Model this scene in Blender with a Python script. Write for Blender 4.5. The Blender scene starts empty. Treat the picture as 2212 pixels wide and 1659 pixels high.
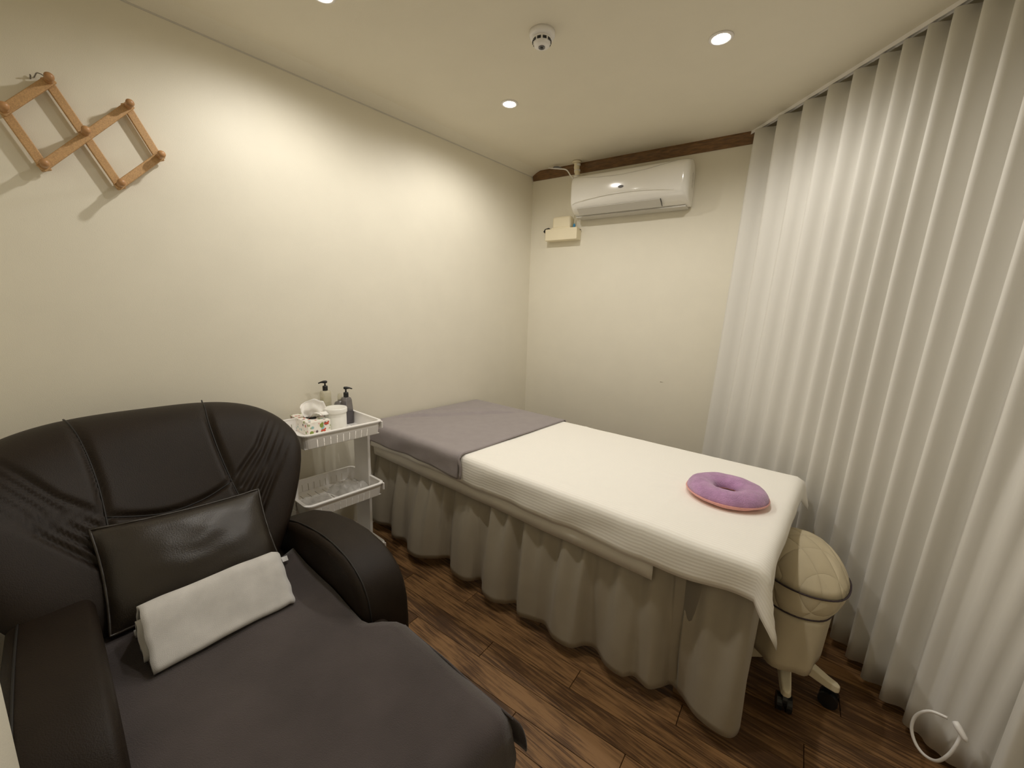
import bpy, bmesh, math, random
from mathutils import Vector, Matrix, noise
random.seed(7)
S = bpy.context.scene
COL = S.collection
PI = math.pi

# ------------------------------------------------------------------ camera
cam_d = bpy.data.cameras.new('camera'); cam = bpy.data.objects.new('camera', cam_d); COL.objects.link(cam)
yaw, pitch, roll = -0.70229, 0.18091, 0.030208
fw = Vector((math.sin(yaw)*math.cos(pitch), math.cos(yaw)*math.cos(pitch), -math.sin(pitch)))
rt = Vector((math.cos(yaw), -math.sin(yaw), 0)); up = rt.cross(fw)
r2 = rt*math.cos(roll) + up*math.sin(roll); u2 = -rt*math.sin(roll) + up*math.cos(roll)
m = Matrix((r2, u2, -fw)).transposed().to_4x4(); m.translation = (2.123, -2.690, 1.314)
cam.matrix_world = m
cam_d.sensor_width = 36; cam_d.lens = 36*878.07/2212; cam_d.clip_start = 0.02
S.camera = cam

# ------------------------------------------------------------------ world, exposure
w = bpy.data.worlds.new('world'); S.world = w; w.use_nodes = True
w.node_tree.nodes['Background'].inputs[0].default_value = (0.9, 0.85, 0.75, 1)
w.node_tree.nodes['Background'].inputs[1].default_value = 0.05
S.view_settings.view_transform = 'Standard'; S.view_settings.look = 'None'
S.view_settings.gamma = 1; S.view_settings.use_curve_mapping = False
S.view_settings.exposure = 0.0
try:
    S.cycles.max_bounces = 9; S.cycles.diffuse_bounces = 7; S.cycles.transparent_max_bounces = 8
    S.cycles.transmission_bounces = 6; S.cycles.sample_clamp_indirect = 4
    S.cycles.caustics_reflective = False; S.cycles.caustics_refractive = False
except Exception: pass
LAMP_W = 19.3; LAMP_COL = (1.0, 0.955, 0.895)

# ------------------------------------------------------------------ materials
def lin(c):
    return tuple(((v/255)/12.92 if v/255 <= .04045 else ((v/255+.055)/1.055)**2.4) for v in c)
def nd(t, typ, **k):
    n = t.nodes.new(typ)
    for a, b in k.items(): setattr(n, a, b)
    return n
def mat(name, col, rough=.6, var=.06, scale=30, bump=0.0, bscale=200, metal=0, sheen=0, spec=.5, sss=0, coat=0, stretch=None, trans=0, alpha=1, emis=None, estr=0):
    M = bpy.data.materials.new(name); M.use_nodes = True; t = M.node_tree; b = t.nodes['Principled BSDF']
    c = lin(col)
    tc = nd(t, 'ShaderNodeTexCoord'); mp = nd(t, 'ShaderNodeMapping'); t.links.new(tc.outputs['Object'], mp.inputs[0])
    if stretch: mp.inputs['Scale'].default_value = stretch
    nz = nd(t, 'ShaderNodeTexNoise'); nz.inputs['Scale'].default_value = scale; nz.inputs['Detail'].default_value = 3
    t.links.new(mp.outputs[0], nz.inputs['Vector'])
    cr = nd(t, 'ShaderNodeValToRGB'); t.links.new(nz.outputs['Fac'], cr.inputs[0])
    cr.color_ramp.elements[0].position = .3; cr.color_ramp.elements[1].position = .7
    cr.color_ramp.elements[0].color = (*[v*(1-var) for v in c], 1); cr.color_ramp.elements[1].color = (*[min(1, v*(1+var)) for v in c], 1)
    t.links.new(cr.outputs[0], b.inputs['Base Color'])
    b.inputs['Roughness'].default_value = rough; b.inputs['Metallic'].default_value = metal
    b.inputs['Specular IOR Level'].default_value = spec
    b.inputs['Sheen Weight'].default_value = sheen; b.inputs['Sheen Roughness'].default_value = .4
    b.inputs['Coat Weight'].default_value = coat
    b.inputs['Transmission Weight'].default_value = trans; b.inputs['Alpha'].default_value = alpha
    if sss:
        b.inputs['Subsurface Weight'].default_value = sss; b.inputs['Subsurface Radius'].default_value = (.01, .008, .006)
    if emis:
        b.inputs['Emission Color'].default_value = (*emis, 1); b.inputs['Emission Strength'].default_value = estr
    if bump:
        n2 = nd(t, 'ShaderNodeTexNoise'); n2.inputs['Scale'].default_value = bscale; n2.inputs['Detail'].default_value = 3
        t.links.new(mp.outputs[0], n2.inputs['Vector'])
        bp = nd(t, 'ShaderNodeBump'); bp.inputs['Strength'].default_value = bump; bp.inputs['Distance'].default_value = .004
        t.links.new(n2.outputs['Fac'], bp.inputs['Height']); t.links.new(bp.outputs[0], b.inputs['Normal'])
    return M

M = {}
M['wall'] = mat('wall_paper', (229, 224, 208), .55, .015, 6, .12, 350)
M['ceiling'] = mat('ceiling_paper', (229, 223, 206), .7, .015, 5, .12, 300)
M['wood_trim'] = mat('dark_wood_trim', (116, 84, 48), .55, .35, 8, .2, 60, stretch=(2, 14, 14))
M['subfloor'] = mat('floor_joint', (20, 12, 8), .9)
M['leather'] = mat('brown_leather', (33, 25, 18), .5, .10, 14, .2, 420, spec=.2)
M['leather_dk'] = mat('brown_leather_stitch', (18, 14, 11), .6)
M['cover'] = mat('dark_towelling', (71, 64, 64), .95, .20, 5, .5, 500, sheen=.25)
M['grey_towel'] = mat('light_grey_towelling', (204, 202, 200), .95, .09, 18, .45, 900, sheen=.4)
M['grey_blanket'] = mat('grey_fleece', (153, 145, 146), .95, .04, 20, .4, 500, sheen=.3)
M['skirt'] = mat('greige_cotton', (164, 156, 140), .9, .03, 12, .15, 900, sheen=.1)
M['undersheet'] = mat('white_cotton', (226, 222, 212), .9, .02, 12, .1, 600)
M['plastic'] = mat('white_plastic', (240, 238, 236), .35, .01, 10)
M['ac'] = mat('ac_gloss_white', (238, 236, 230), .12, .005, 5, coat=.4)
M['ac_grey'] = mat('ac_louver', (206, 203, 196), .3, .01, 5)
M['grey'] = mat('grey_plastic', (120, 120, 124), .4)
M['dark'] = mat('black_plastic', (26, 27, 28), .35)
M['cream'] = mat('cream_plastic', (238, 228, 200), .4, .02, 10)
M['blue'] = mat('blue_tube', (60, 140, 190), .3)
M['rackwood'] = mat('beech_wood', (190, 152, 106), .5, .18, 10, .1, 60, stretch=(6, 30, 30))
M['pegwood'] = mat('peg_wood', (180, 136, 92), .4, .15, 14)
M['steel'] = mat('steel', (150, 148, 145), .3, metal=1)
M['lilac'] = mat('lilac_plush', (190, 146, 190), .95, .14, 30, 1.0, 260, sheen=.6)
M['pink'] = mat('pink_plush', (232, 168, 160), .95, .06, 30, .8, 300, sheen=.5)
M['piping'] = mat('dark_piping', (62, 50, 56), .7)
M['tissue'] = mat('tissue_paper', (246, 244, 240), .9, .01, 20, sss=.2)
M['jar'] = mat('jar_white', (244, 243, 238), .3, .01, 10)
M['green'] = mat('print_green', (140, 158, 72), .6)
M['red'] = mat('print_red', (206, 84, 62), .6)
M['tag'] = mat('white_tag', (235, 235, 238), .8)
M['frame'] = mat('bed_frame_wood', (150, 120, 85), .6, .2, 8)
M['stain'] = mat('scuff', (110, 95, 70), .8)

def glassy(name, col, rough, alpha):
    X = bpy.data.materials.new(name); X.use_nodes = True; t = X.node_tree; b = t.nodes['Principled BSDF']
    nz = nd(t, 'ShaderNodeTexNoise'); nz.inputs['Scale'].default_value = 20
    cr = nd(t, 'ShaderNodeValToRGB'); c = lin(col)
    cr.color_ramp.elements[0].color = (*[v*.95 for v in c], 1); cr.color_ramp.elements[1].color = (*c, 1)
    t.links.new(nz.outputs['Fac'], cr.inputs[0]); t.links.new(cr.outputs[0], b.inputs['Base Color'])
    b.inputs['Roughness'].default_value = rough; b.inputs['Alpha'].default_value = alpha
    b.inputs['Specular IOR Level'].default_value = .6
    return X
M['clear'] = glassy('clear_bottle', (214, 208, 180), .08, .42)
M['smoke'] = glassy('smoked_bottle', (104, 100, 104), .1, .6)
M['oil'] = glassy('dark_content', (74, 72, 80), .2, .92)
M['bag'] = glassy('clear_bag', (226, 224, 220), .2, .42)

# translucent curtain
def curtain_mat():
    X = bpy.data.materials.new('white_voile'); X.use_nodes = True; t = X.node_tree; b = t.nodes['Principled BSDF']
    tc = nd(t, 'ShaderNodeTexCoord'); nz = nd(t, 'ShaderNodeTexNoise'); nz.inputs['Scale'].default_value = 700
    t.links.new(tc.outputs['Object'], nz.inputs['Vector'])
    cr = nd(t, 'ShaderNodeValToRGB'); t.links.new(nz.outputs['Fac'], cr.inputs[0])
    c = lin((242, 240, 234))
    cr.color_ramp.elements[0].color = (*[v*.95 for v in c], 1); cr.color_ramp.elements[1].color = (*c, 1)
    t.links.new(cr.outputs[0], b.inputs['Base Color']); b.inputs['Roughness'].default_value = .8
    b.inputs['Sheen Weight'].default_value = .2; b.inputs['Specular IOR Level'].default_value = .2
    tr = nd(t, 'ShaderNodeBsdfTranslucent'); tr.inputs[0].default_value = (*c, 1)
    mx = nd(t, 'ShaderNodeMixShader'); mx.inputs[0].default_value = .25
    t.links.new(b.outputs[0], mx.inputs[1]); t.links.new(tr.outputs[0], mx.inputs[2])
    t.links.new(mx.outputs[0], t.nodes['Material Output'].inputs[0])
    return X
M['curtain'] = curtain_mat()

# satin-striped sheet
def sheet_mat():
    X = bpy.data.materials.new('striped_sheet'); X.use_nodes = True; t = X.node_tree; b = t.nodes['Principled BSDF']
    uv = nd(t, 'ShaderNodeAttribute'); uv.attribute_name = 'clothuv'
    wv = nd(t, 'ShaderNodeTexWave'); wv.wave_type = 'BANDS'; wv.bands_direction = 'Y'; wv.inputs['Scale'].default_value = 26
    wv.inputs['Distortion'].default_value = .3
    t.links.new(uv.outputs['Vector'], wv.inputs['Vector'])
    cr = nd(t, 'ShaderNodeValToRGB'); t.links.new(wv.outputs['Fac'], cr.inputs[0])
    cr.color_ramp.elements[0].position = .4; cr.color_ramp.elements[1].position = .6
    a = lin((245, 242, 235)); c = lin((249, 247, 241))
    cr.color_ramp.elements[0].color = (*a, 1); cr.color_ramp.elements[1].color = (*c, 1)
    t.links.new(cr.outputs[0], b.inputs['Base Color'])
    mr = nd(t, 'ShaderNodeMapRange'); t.links.new(wv.outputs['Fac'], mr.inputs[0]); mr.inputs[3].default_value = .8; mr.inputs[4].default_value = .5
    t.links.new(mr.outputs[0], b.inputs['Roughness'])
    bp = nd(t, 'ShaderNodeBump'); bp.inputs['Strength'].default_value = .14; bp.inputs['Distance'].default_value = .002
    t.links.new(wv.outputs['Fac'], bp.inputs['Height']); t.links.new(bp.outputs[0], b.inputs['Normal'])
    return X
M['sheet'] = sheet_mat()

def quilt_mat():
    X = mat('quilted_cover', (206, 194, 166), .9, .03, 14, .2, 500)
    t = X.node_tree; b = t.nodes['Principled BSDF']
    tc = nd(t, 'ShaderNodeTexCoord'); hs = []
    for ang in (45, -45):
        mp = nd(t, 'ShaderNodeMapping'); mp.inputs['Rotation'].default_value = (0, math.radians(ang), math.radians(ang))
        t.links.new(tc.outputs['Object'], mp.inputs[0])
        wv = nd(t, 'ShaderNodeTexWave'); wv.bands_direction = 'X'; wv.wave_profile = 'SIN'; wv.inputs['Scale'].default_value = 5.5
        t.links.new(mp.outputs[0], wv.inputs['Vector']); pw = nd(t, 'ShaderNodeMath', operation='POWER'); pw.inputs[1].default_value = .25
        t.links.new(wv.outputs['Fac'], pw.inputs[0]); hs.append(pw)
    mn = nd(t, 'ShaderNodeMath', operation='MINIMUM'); t.links.new(hs[0].outputs[0], mn.inputs[0]); t.links.new(hs[1].outputs[0], mn.inputs[1])
    bp = nd(t, 'ShaderNodeBump'); bp.inputs['Strength'].default_value = .55; bp.inputs['Distance'].default_value = .01
    t.links.new(mn.outputs[0], bp.inputs['Height']); t.links.new(bp.outputs[0], b.inputs['Normal'])
    return X
M['quilt'] = quilt_mat()
M['stool_skirt'] = mat('stool_cover_cotton', (196, 184, 158), .9, .03, 14, .2, 700)

def plank_mat():
    X = bpy.data.materials.new('dark_oak_plank'); X.use_nodes = True; t = X.node_tree; b = t.nodes['Principled BSDF']
    tc = nd(t, 'ShaderNodeTexCoord'); oi = nd(t, 'ShaderNodeObjectInfo')
    ad = nd(t, 'ShaderNodeVectorMath', operation='ADD'); sc = nd(t, 'ShaderNodeVectorMath', operation='SCALE'); sc.inputs['Scale'].default_value = 37
    t.links.new(oi.outputs['Random'], sc.inputs[0]); t.links.new(tc.outputs['Object'], ad.inputs[0]); t.links.new(sc.outputs[0], ad.inputs[1])
    mp = nd(t, 'ShaderNodeMapping'); mp.inputs['Scale'].default_value = (4, 80, 1); mp.inputs['Rotation'].default_value = (0, 0, -math.radians(5.0))
    t.links.new(ad.outputs[0], mp.inputs[0])
    n1 = nd(t, 'ShaderNodeTexNoise'); n1.inputs['Scale'].default_value = 1.6; n1.inputs['Detail'].default_value = 8; n1.inputs['Roughness'].default_value = .65
    t.links.new(mp.outputs[0], n1.inputs['Vector'])
    n2 = nd(t, 'ShaderNodeTexNoise'); n2.inputs['Scale'].default_value = 5; n2.inputs['Detail'].default_value = 4
    t.links.new(ad.outputs[0], n2.inputs['Vector'])
    mx = nd(t, 'ShaderNodeMath', operation='MULTIPLY_ADD'); t.links.new(n2.outputs['Fac'], mx.inputs[0]); mx.inputs[1].default_value = .55
    t.links.new(n1.outputs['Fac'], mx.inputs[2])
    m2 = nd(t, 'ShaderNodeMath', operation='MULTIPLY_ADD'); t.links.new(oi.outputs['Random'], m2.inputs[0]); m2.inputs[1].default_value = .16
    t.links.new(mx.outputs[0], m2.inputs[2])
    cr = nd(t, 'ShaderNodeValToRGB'); t.links.new(m2.outputs[0], cr.inputs[0])
    e = cr.color_ramp.elements; e[0].position = .42; e[0].color = (*lin((40, 27, 17)), 1); e[1].position = 1.15
    e[1].color = (*lin((146, 110, 72)), 1)
    k = e.new(.8); k.color = (*lin((88, 62, 38)), 1)
    t.links.new(cr.outputs[0], b.inputs['Base Color']); b.inputs['Roughness'].default_value = .52; b.inputs['Specular IOR Level'].default_value = .3
    bp = nd(t, 'ShaderNodeBump'); bp.inputs['Strength'].default_value = .15; bp.inputs['Distance'].default_value = .002
    t.links.new(n1.outputs['Fac'], bp.inputs['Height']); t.links.new(bp.outputs[0], b.inputs['Normal'])
    return X
M['plank'] = plank_mat()

def print_mat():
    X = bpy.data.materials.new('printed_carton'); X.use_nodes = True; t = X.node_tree; b = t.nodes['Principled BSDF']
    tc = nd(t, 'ShaderNodeTexCoord'); vo = nd(t, 'ShaderNodeTexVoronoi'); vo.inputs['Scale'].default_value = 52; vo.inputs['Randomness'].default_value = .8
    nz = nd(t, 'ShaderNodeTexNoise'); nz.inputs['Scale'].default_value = 140
    ad = nd(t, 'ShaderNodeVectorMath', operation='MULTIPLY_ADD'); ad.inputs[1].default_value = (.012, .012, .012)
    t.links.new(nz.outputs['Color'], ad.inputs[0]); t.links.new(tc.outputs['Object'], ad.inputs[2]); t.links.new(ad.outputs[0], vo.inputs['Vector'])
    sp = nd(t, 'ShaderNodeSeparateColor'); t.links.new(vo.outputs['Color'], sp.inputs[0])
    cr = nd(t, 'ShaderNodeValToRGB'); cr.color_ramp.interpolation = 'CONSTANT'; t.links.new(sp.outputs[0], cr.inputs[0])
    cols = [(0, (198, 82, 60)), (.3, (140, 156, 80)), (.55, (238, 232, 222)), (.7, (150, 190, 190)), (.85, (110, 90, 96))]
    e = cr.color_ramp.elements; e[0].color = (*lin(cols[0][1]), 1); e[1].position = cols[1][0]; e[1].color = (*lin(cols[1][1]), 1)
    for p_, c_ in cols[2:]: q = e.new(p_); q.color = (*lin(c_), 1)
    lt = nd(t, 'ShaderNodeMath', operation='LESS_THAN'); t.links.new(vo.outputs['Distance'], lt.inputs[0]); lt.inputs[1].default_value = .36
    mx = nd(t, 'ShaderNodeMix', data_type='RGBA'); t.links.new(lt.outputs[0], mx.inputs['Factor'])
    mx.inputs['A'].default_value = (*lin((244, 240, 232)), 1); t.links.new(cr.outputs[0], mx.inputs['B'])
    t.links.new(mx.outputs['Result'], b.inputs['Base Color']); b.inputs['Roughness'].default_value = .5
    return X
M['print'] = print_mat()
M['lens'] = mat('lamp_lens', (255, 250, 240), .3, emis=(1, .93, .8), estr=60)

# ------------------------------------------------------------------ building helpers
def wmat(o):
    mm = o.matrix_basis.copy()
    while o.parent: o = o.parent; mm = o.matrix_basis @ mm
    return mm
def tag(o, label=None, cat=None, group=None, kind=None):
    if label: o['label'] = label
    if cat: o['category'] = cat
    if group: o['group'] = group
    if kind: o['kind'] = kind
    return o
def empty(name, loc, label=None, cat=None, group=None, kind=None, rz=0):
    o = bpy.data.objects.new(name, None); COL.objects.link(o); o.location = loc; o.rotation_euler = (0, 0, rz); o.empty_display_size = .05
    return tag(o, label, cat, group, kind)
def mesh_obj(name, vs, fs, mt, parent=None, loc=None, smooth=True, local=False, bevel=0, seg=2, solid=0, sub=0, soff=0):
    """vertices are given in world coordinates unless local=True"""
    me = bpy.data.meshes.new(name)
    o = bpy.data.objects.new(name, me); COL.objects.link(o)
    if parent: o.parent = parent
    if loc: o.location = loc
    if not local:
        inv = wmat(o).inverted(); vs = [inv @ Vector(v) for v in vs]
    me.from_pydata([tuple(v) for v in vs], [], fs); me.update()
    bm = bmesh.new(); bm.from_mesh(me); bmesh.ops.recalc_face_normals(bm, faces=bm.faces); bm.to_mesh(me); bm.free()
    if mt: me.materials.append(mt)
    if smooth:
        for p in me.polygons: p.use_smooth = True
    if solid:
        md = o.modifiers.new('solid', 'SOLIDIFY'); md.thickness = solid; md.offset = soff
    if bevel:
        md = o.modifiers.new('bevel', 'BEVEL'); md.width = bevel; md.segments = seg; md.limit_method = 'ANGLE'; md.angle_limit = math.radians(40)
        md.harden_normals = True
    if sub:
        md = o.modifiers.new('sub', 'SUBSURF'); md.levels = sub; md.render_levels = sub
    return o
def boxv(x0, x1, y0, y1, z0, z1):
    v = [(x, y, z) for z in (z0, z1) for y in (y0, y1) for x in (x0, x1)]
    f = [(0, 2, 3, 1), (4, 5, 7, 6), (0, 1, 5, 4), (2, 6, 7, 3), (0, 4, 6, 2), (1, 3, 7, 5)]
    return v, f
def join(*parts):
    V, F = [], []
    for v, f in parts:
        n = len(V); V += list(v); F += [tuple(i+n for i in q) for q in f]
    return V, F
def prism(poly, z0, z1):
    n = len(poly)
    v = [(x, y, z0) for x, y in poly] + [(x, y, z1) for x, y in poly]
    f = [tuple(range(n-1, -1, -1)), tuple(range(n, 2*n))] + [(i, (i+1) % n, n+(i+1) % n, n+i) for i in range(n)]
    return v, f
def extrude_xz(poly, y0, y1):
    n = len(poly)
    v = [(x, y0, z) for x, z in poly] + [(x, y1, z) for x, z in poly]
    f = [tuple(range(n)), tuple(range(2*n-1, n-1, -1))] + [(i, n+i, n+(i+1) % n, (i+1) % n) for i in range(n)]
    return v, f
def tubev(pts, r, seg=8, closed=False):
    pts = [Vector(p) for p in pts]; n = len(pts); V, F = [], []
    nrm = None
    for i, p in enumerate(pts):
        a = pts[(i-1) % n] if (closed or i > 0) else p; b = pts[(i+1) % n] if (closed or i < n-1) else p
        d = (b-a).normalized()
        if nrm is None:
            nrm = d.orthogonal().normalized()
        nrm = (nrm - d*nrm.dot(d)).normalized(); bi = d.cross(nrm)
        rr = r[i] if isinstance(r, (list, tuple)) else r
        for k in range(seg):
            t = 2*PI*k/seg; V.append(p + (nrm*math.cos(t)+bi*math.sin(t))*rr)
    for i in range(n if closed else n-1):
        j = (i+1) % n
        for k in range(seg): F.append((i*seg+k, i*seg+(k+1) % seg, j*seg+(k+1) % seg, j*seg+k))
    if not closed: F += [tuple(range(seg-1, -1, -1)), tuple((n-1)*seg+k for k in range(seg))]
    return V, F
def lathev(prof, c=(0, 0, 0), seg=24, sx=1, sy=1):
    V, F = [], []
    n = len(prof)
    for r, z in prof:
        for k in range(seg):
            t = 2*PI*k/seg; V.append((c[0]+r*sx*math.cos(t), c[1]+r*sy*math.sin(t), c[2]+z))
    for i in range(n-1):
        for k in range(seg): F.append((i*seg+k, i*seg+(k+1) % seg, (i+1)*seg+(k+1) % seg, (i+1)*seg+k))
    F += [tuple(range(seg-1, -1, -1)), tuple((n-1)*seg+k for k in range(seg))]
    return V, F
def gridf(nu, nv):
    return [(i*nv+j, (i+1)*nv+j, (i+1)*nv+j+1, i*nv+j+1) for i in range(nu-1) for j in range(nv-1)]
def sm(a, b, x):
    t = max(0, min(1, (x-a)/(b-a))); return t*t*(3-2*t)
def interp(tab, x):
    if x <= tab[0][0]: return tab[0][1]
    for (a, b), (c, d) in zip(tab, tab[1:]):
        if x <= c: return b+(d-b)*(x-a)/(c-a)
    return tab[-1][1]
def catmull(pts, n):
    P = [Vector(p) for p in pts]; out = []
    for i in range(len(P)-1):
        a, b, c, d = P[max(0, i-1)], P[i], P[i+1], P[min(len(P)-1, i+2)]
        for k in range(n):
            t = k/n; out.append(.5*((2*b)+(c-a)*t+(2*a-5*b+4*c-d)*t*t+(3*b-a-3*c+d)*t**3))
    out.append(P[-1]); return out
def nz(x, y, z=0, s=1): return noise.noise(Vector((x*s, y*s, z*s)))

# ------------------------------------------------------------------ room shell
H = 2.37
BS = 0.114                                   # back wall slope
BA = math.atan(BS)
RO = Vector((1.5, .14, 0)); RD = Vector((.724, -.6895, 0)); RN = Vector((-.6895, -.724, 0))   # curtain rail origin, direction, inward normal
def rail(s, off=0, z=0): p = RO+RD*s+RN*off; return Vector((p.x, p.y, z))
dw0 = rail(-.04, -.10); dw1 = rail(2.02, -.10)
kx = dw0.x - (dw0.y-BS*dw0.x)/(RD.y/RD.x-BS)     # diagonal wall meets back wall
corner = (kx, BS*kx)
XR = dw1.x; JY = -2.772
room = [(0, -2.95), (1.33, -2.95), (1.33, JY), (XR, JY), (XR, dw1.y), corner, (0, 0)]
cvx = [(0, -2.95), (XR, -2.95), (XR, dw1.y), corner, (0, 0)]

floor = mesh_obj('floor', *prism(cvx, -.10, -.010), M['subfloor'], smooth=False); tag(floor, kind='structure')
tag(mesh_obj('ceiling', *prism([(-.1, -3.05), (XR+.1, -3.05), (XR+.1, dw1.y+.1), (corner[0]+.1, corner[1]+.12), (-.1, .1)], H, H+.1), M['ceiling'], smooth=False), kind='structure')
tag(mesh_obj('wall_left', *boxv(-.1, 0, -3.05, .1, -.1, H), M['wall'], smooth=False), kind='structure')
tag(mesh_obj('wall_back', *prism([(0, 0), corner, (corner[0]+.02, corner[1]+.1), (0, .1)], -.1, H), M['wall'], smooth=False), kind='structure')
tag(mesh_obj('wall_right', *prism([corner, (XR, dw1.y), (XR+.07, dw1.y+.075), (corner[0]+.02, corner[1]+.1)], -.1, H), M['wall'], smooth=False), kind='structure')
tag(mesh_obj('wall_side', *boxv(XR, XR+.1, -2.95, dw1.y, -.1, H), M['wall'], smooth=False), kind='structure')
tag(mesh_obj('wall_front', *join(boxv(0, 1.33, -3.05, -2.95, -.1, H), boxv(1.33, XR, -3.05, JY, -.1, H)), M['wall'], smooth=False), kind='structure')

# floor planks, clipped to the room, each a piece of the floor
def clip(poly, a, b):
    out = []; ex, ey = b[0]-a[0], b[1]-a[1]
    side = lambda q: ex*(q[1]-a[1])-ey*(q[0]-a[0])
    for i in range(len(poly)):
        p, q = poly[i], poly[(i+1) % len(poly)]; sp, sq = side(p), side(q)
        if sp >= 0: out.append(p)
        if (sp >= 0) != (sq >= 0):
            t = sp/(sp-sq); out.append((p[0]+(q[0]-p[0])*t, p[1]+(q[1]-p[1])*t))
    return out
pa = math.radians(5.0); ca, sa = math.cos(pa), math.sin(pa)
PW, PL = .092, .92
loc_room = cvx
for r in range(-5, 40):
    off = (r*.37) % 1*PL
    for c in range(-2, 5):
        a0, a1 = c*PL+off-.4, c*PL+off+PL-.4-.0018; b0 = -3.2+r*PW; b1 = b0+PW-.0018
        poly = [(a*ca-b*sa, a*sa+b*ca) for a, b in ((a0, b0), (a1, b0), (a1, b1), (a0, b1))]
        for i in range(len(cvx)):
            if len(poly) >= 3: poly = clip(poly, cvx[i], cvx[(i+1) % len(cvx)])
        if len(poly) < 3: continue
        cx = sum(q[0] for q in poly)/len(poly); cy = sum(q[1] for q in poly)/len(poly)
        area = abs(sum(poly[i][0]*poly[(i+1) % len(poly)][1]-poly[(i+1) % len(poly)][0]*poly[i][1] for i in range(len(poly))))/2
        if area < .002: continue
        if cx > 1.5 and cy < -2.80: continue
        n = len(poly); ins = .0012
        top = [(x+(cx-x)*ins/max(.02, abs(cx-x)+abs(cy-y)), y+(cy-y)*ins/max(.02, abs(cx-x)+abs(cy-y))) for x, y in poly]
        V = [(x, y, -.010) for x, y in poly]+[(x, y, -.0012) for x, y in poly]+[(x, y, 0) for x, y in top]
        F = [tuple(range(2*n, 3*n))]+[(k*n+i, k*n+(i+1) % n, (k+1)*n+(i+1) % n, (k+1)*n+i) for k in range(2) for i in range(n)]
        mesh_obj('plank', V, F, M['plank'], parent=floor, loc=(cx, cy, 0), smooth=False)

# cove along the left wall with its reveal line; dark wooden trim on the other walls
prof = [(0, 2.338), (.005, 2.338), (.008, 2.341), (.030, 2.352), (.055, 2.362), (.078, H), (0, H)]
n_ = len(prof)
V = [(x, -2.95, z) for x, z in prof]+[(x, .0, z) for x, z in prof]
F = [tuple(range(n_)), tuple(range(2*n_-1, n_-1, -1))]+[(i, n_+i, n_+(i+1) % n_, (i+1) % n_) for i in range(n_)]
tag(mesh_obj('trim_1', V, F, M['wall'], smooth=False), kind='structure')
tag(mesh_obj('trim_4', *boxv(0, .0022, -2.95, 0, 2.3325, 2.338), M['ac_grey'], smooth=False), kind='structure')
def wood_trim(name, p0, p1, inward):
    # cove moulding between p0 and p1 (x,y), profile (offset, z)
    pr = [(0, 2.306), (.006, 2.306), (.008, 2.313), (.010, 2.318), (.013, 2.336), (.018, 2.352), (.022, 2.360), (.022, H), (0, H)]
    V = []; n = len(pr)
    for q in (p0, p1):
        for o, z in pr: V.append((q[0]+inward[0]*o, q[1]+inward[1]*o, z))
    F = [tuple(range(n)), tuple(range(2*n-1, n-1, -1))]+[(i, n+i, n+(i+1) % n, (i+1) % n) for i in range(n)]
    return tag(mesh_obj(name, V, F, M['wood_trim'], smooth=False), kind='structure')
bn = (math.sin(BA), -math.cos(BA))
wood_trim('trim_2', (.006, .006*BS), corner, bn)
wood_trim('trim_3', corner, (XR, dw1.y), (RN.x, RN.y))
# scuff on the back wall
def onwall(x, z, o=0): return Vector((x, BS*x, z))+Vector((bn[0], bn[1], 0))*o
c = onwall(1.106, .847, .0006)
wd = Vector((math.cos(BA), math.sin(BA), 0))
V = [c+wd*(a*.009)+Vector((0, 0, b*.002)) for a, b in ((-1, 0), (-.4, 1), (.3, .6), (1.9, .1), (.3, -.6), (-.5, -1))]
V2 = [v-Vector((bn[0], bn[1], 0))*.0006 for v in V]
mesh_obj('scuff_mark', V+V2, [tuple(range(6))]+[(i, (i+1) % 6, 6+(i+1) % 6, 6+i) for i in range(6)], M['stain'], parent=bpy.data.objects['wall_back'])

# ------------------------------------------------------------------ downlights
def downlight(x, y, label):
    e = empty('downlight', (x, y, H), label, 'light', 'recessed ceiling downlights')
    mesh_obj('flange', *lathev([(.030, -.001), (.030, -.004), (.038, -.006), (.044, -.003), (.044, 0)], seg=28), M['plastic'], e, local=True)
    mesh_obj('lens', *lathev([(.030, 0), (.030, -.003), (.001, -.004)], seg=24), M['lens'], e, local=True)
    ld = bpy.data.lights.new('downlight_lamp', 'SPOT'); ld.energy = LAMP_W; ld.color = LAMP_COL; ld.spot_size = math.radians(168); ld.spot_blend = .6; ld.shadow_soft_size = .022
    l = bpy.data.objects.new('downlight_lamp', ld); COL.objects.link(l); l.parent = e; l.location = (0, 0, -.016)
    return e
downlight(.563, -.935, 'small bright recessed downlight above the head of the bed')
downlight(1.553, -.83, 'bright recessed downlight nearest to the white curtain')
downlight(.54, -1.90, 'recessed downlight cut by the top edge, nearest the left wall cove')
downlight(1.53, -1.86, 'recessed downlight above the armchair footrest')

# smoke detector
e = empty('smoke_detector', (1.025, -1.275, H), 'round white smoke detector with dark vents on the ceiling', 'smoke detector')
mesh_obj('base', *lathev([(.050, 0), (.050, -.012), (.047, -.018), (.044, -.020), (.030, -.021)], seg=36), M['plastic'], e, local=True)
mesh_obj('dome', *lathev([(.036, -.018), (.036, -.026), (.034, -.036), (.030, -.046), (.022, -.050), (.002, -.051)], seg=36), M['plastic'], e, local=True)
for k in range(10):
    t = 2*PI*k/10
    o = mesh_obj('vent', *boxv(-.0075, .0075, -.0015, .0015, -.005, .005), M['dark'], e, local=True, smooth=False, bevel=.001)
    o.location = (.0352*math.cos(t), .0352*math.sin(t), -.033); o.rotation_euler = (math.radians(10), 0, t-PI/2)
mesh_obj('sensor_ring', *lathev([(.013, -.0505), (.013, -.053), (.009, -.053), (.009, -.0505)], seg=24), M['grey'], e, local=True)
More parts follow.
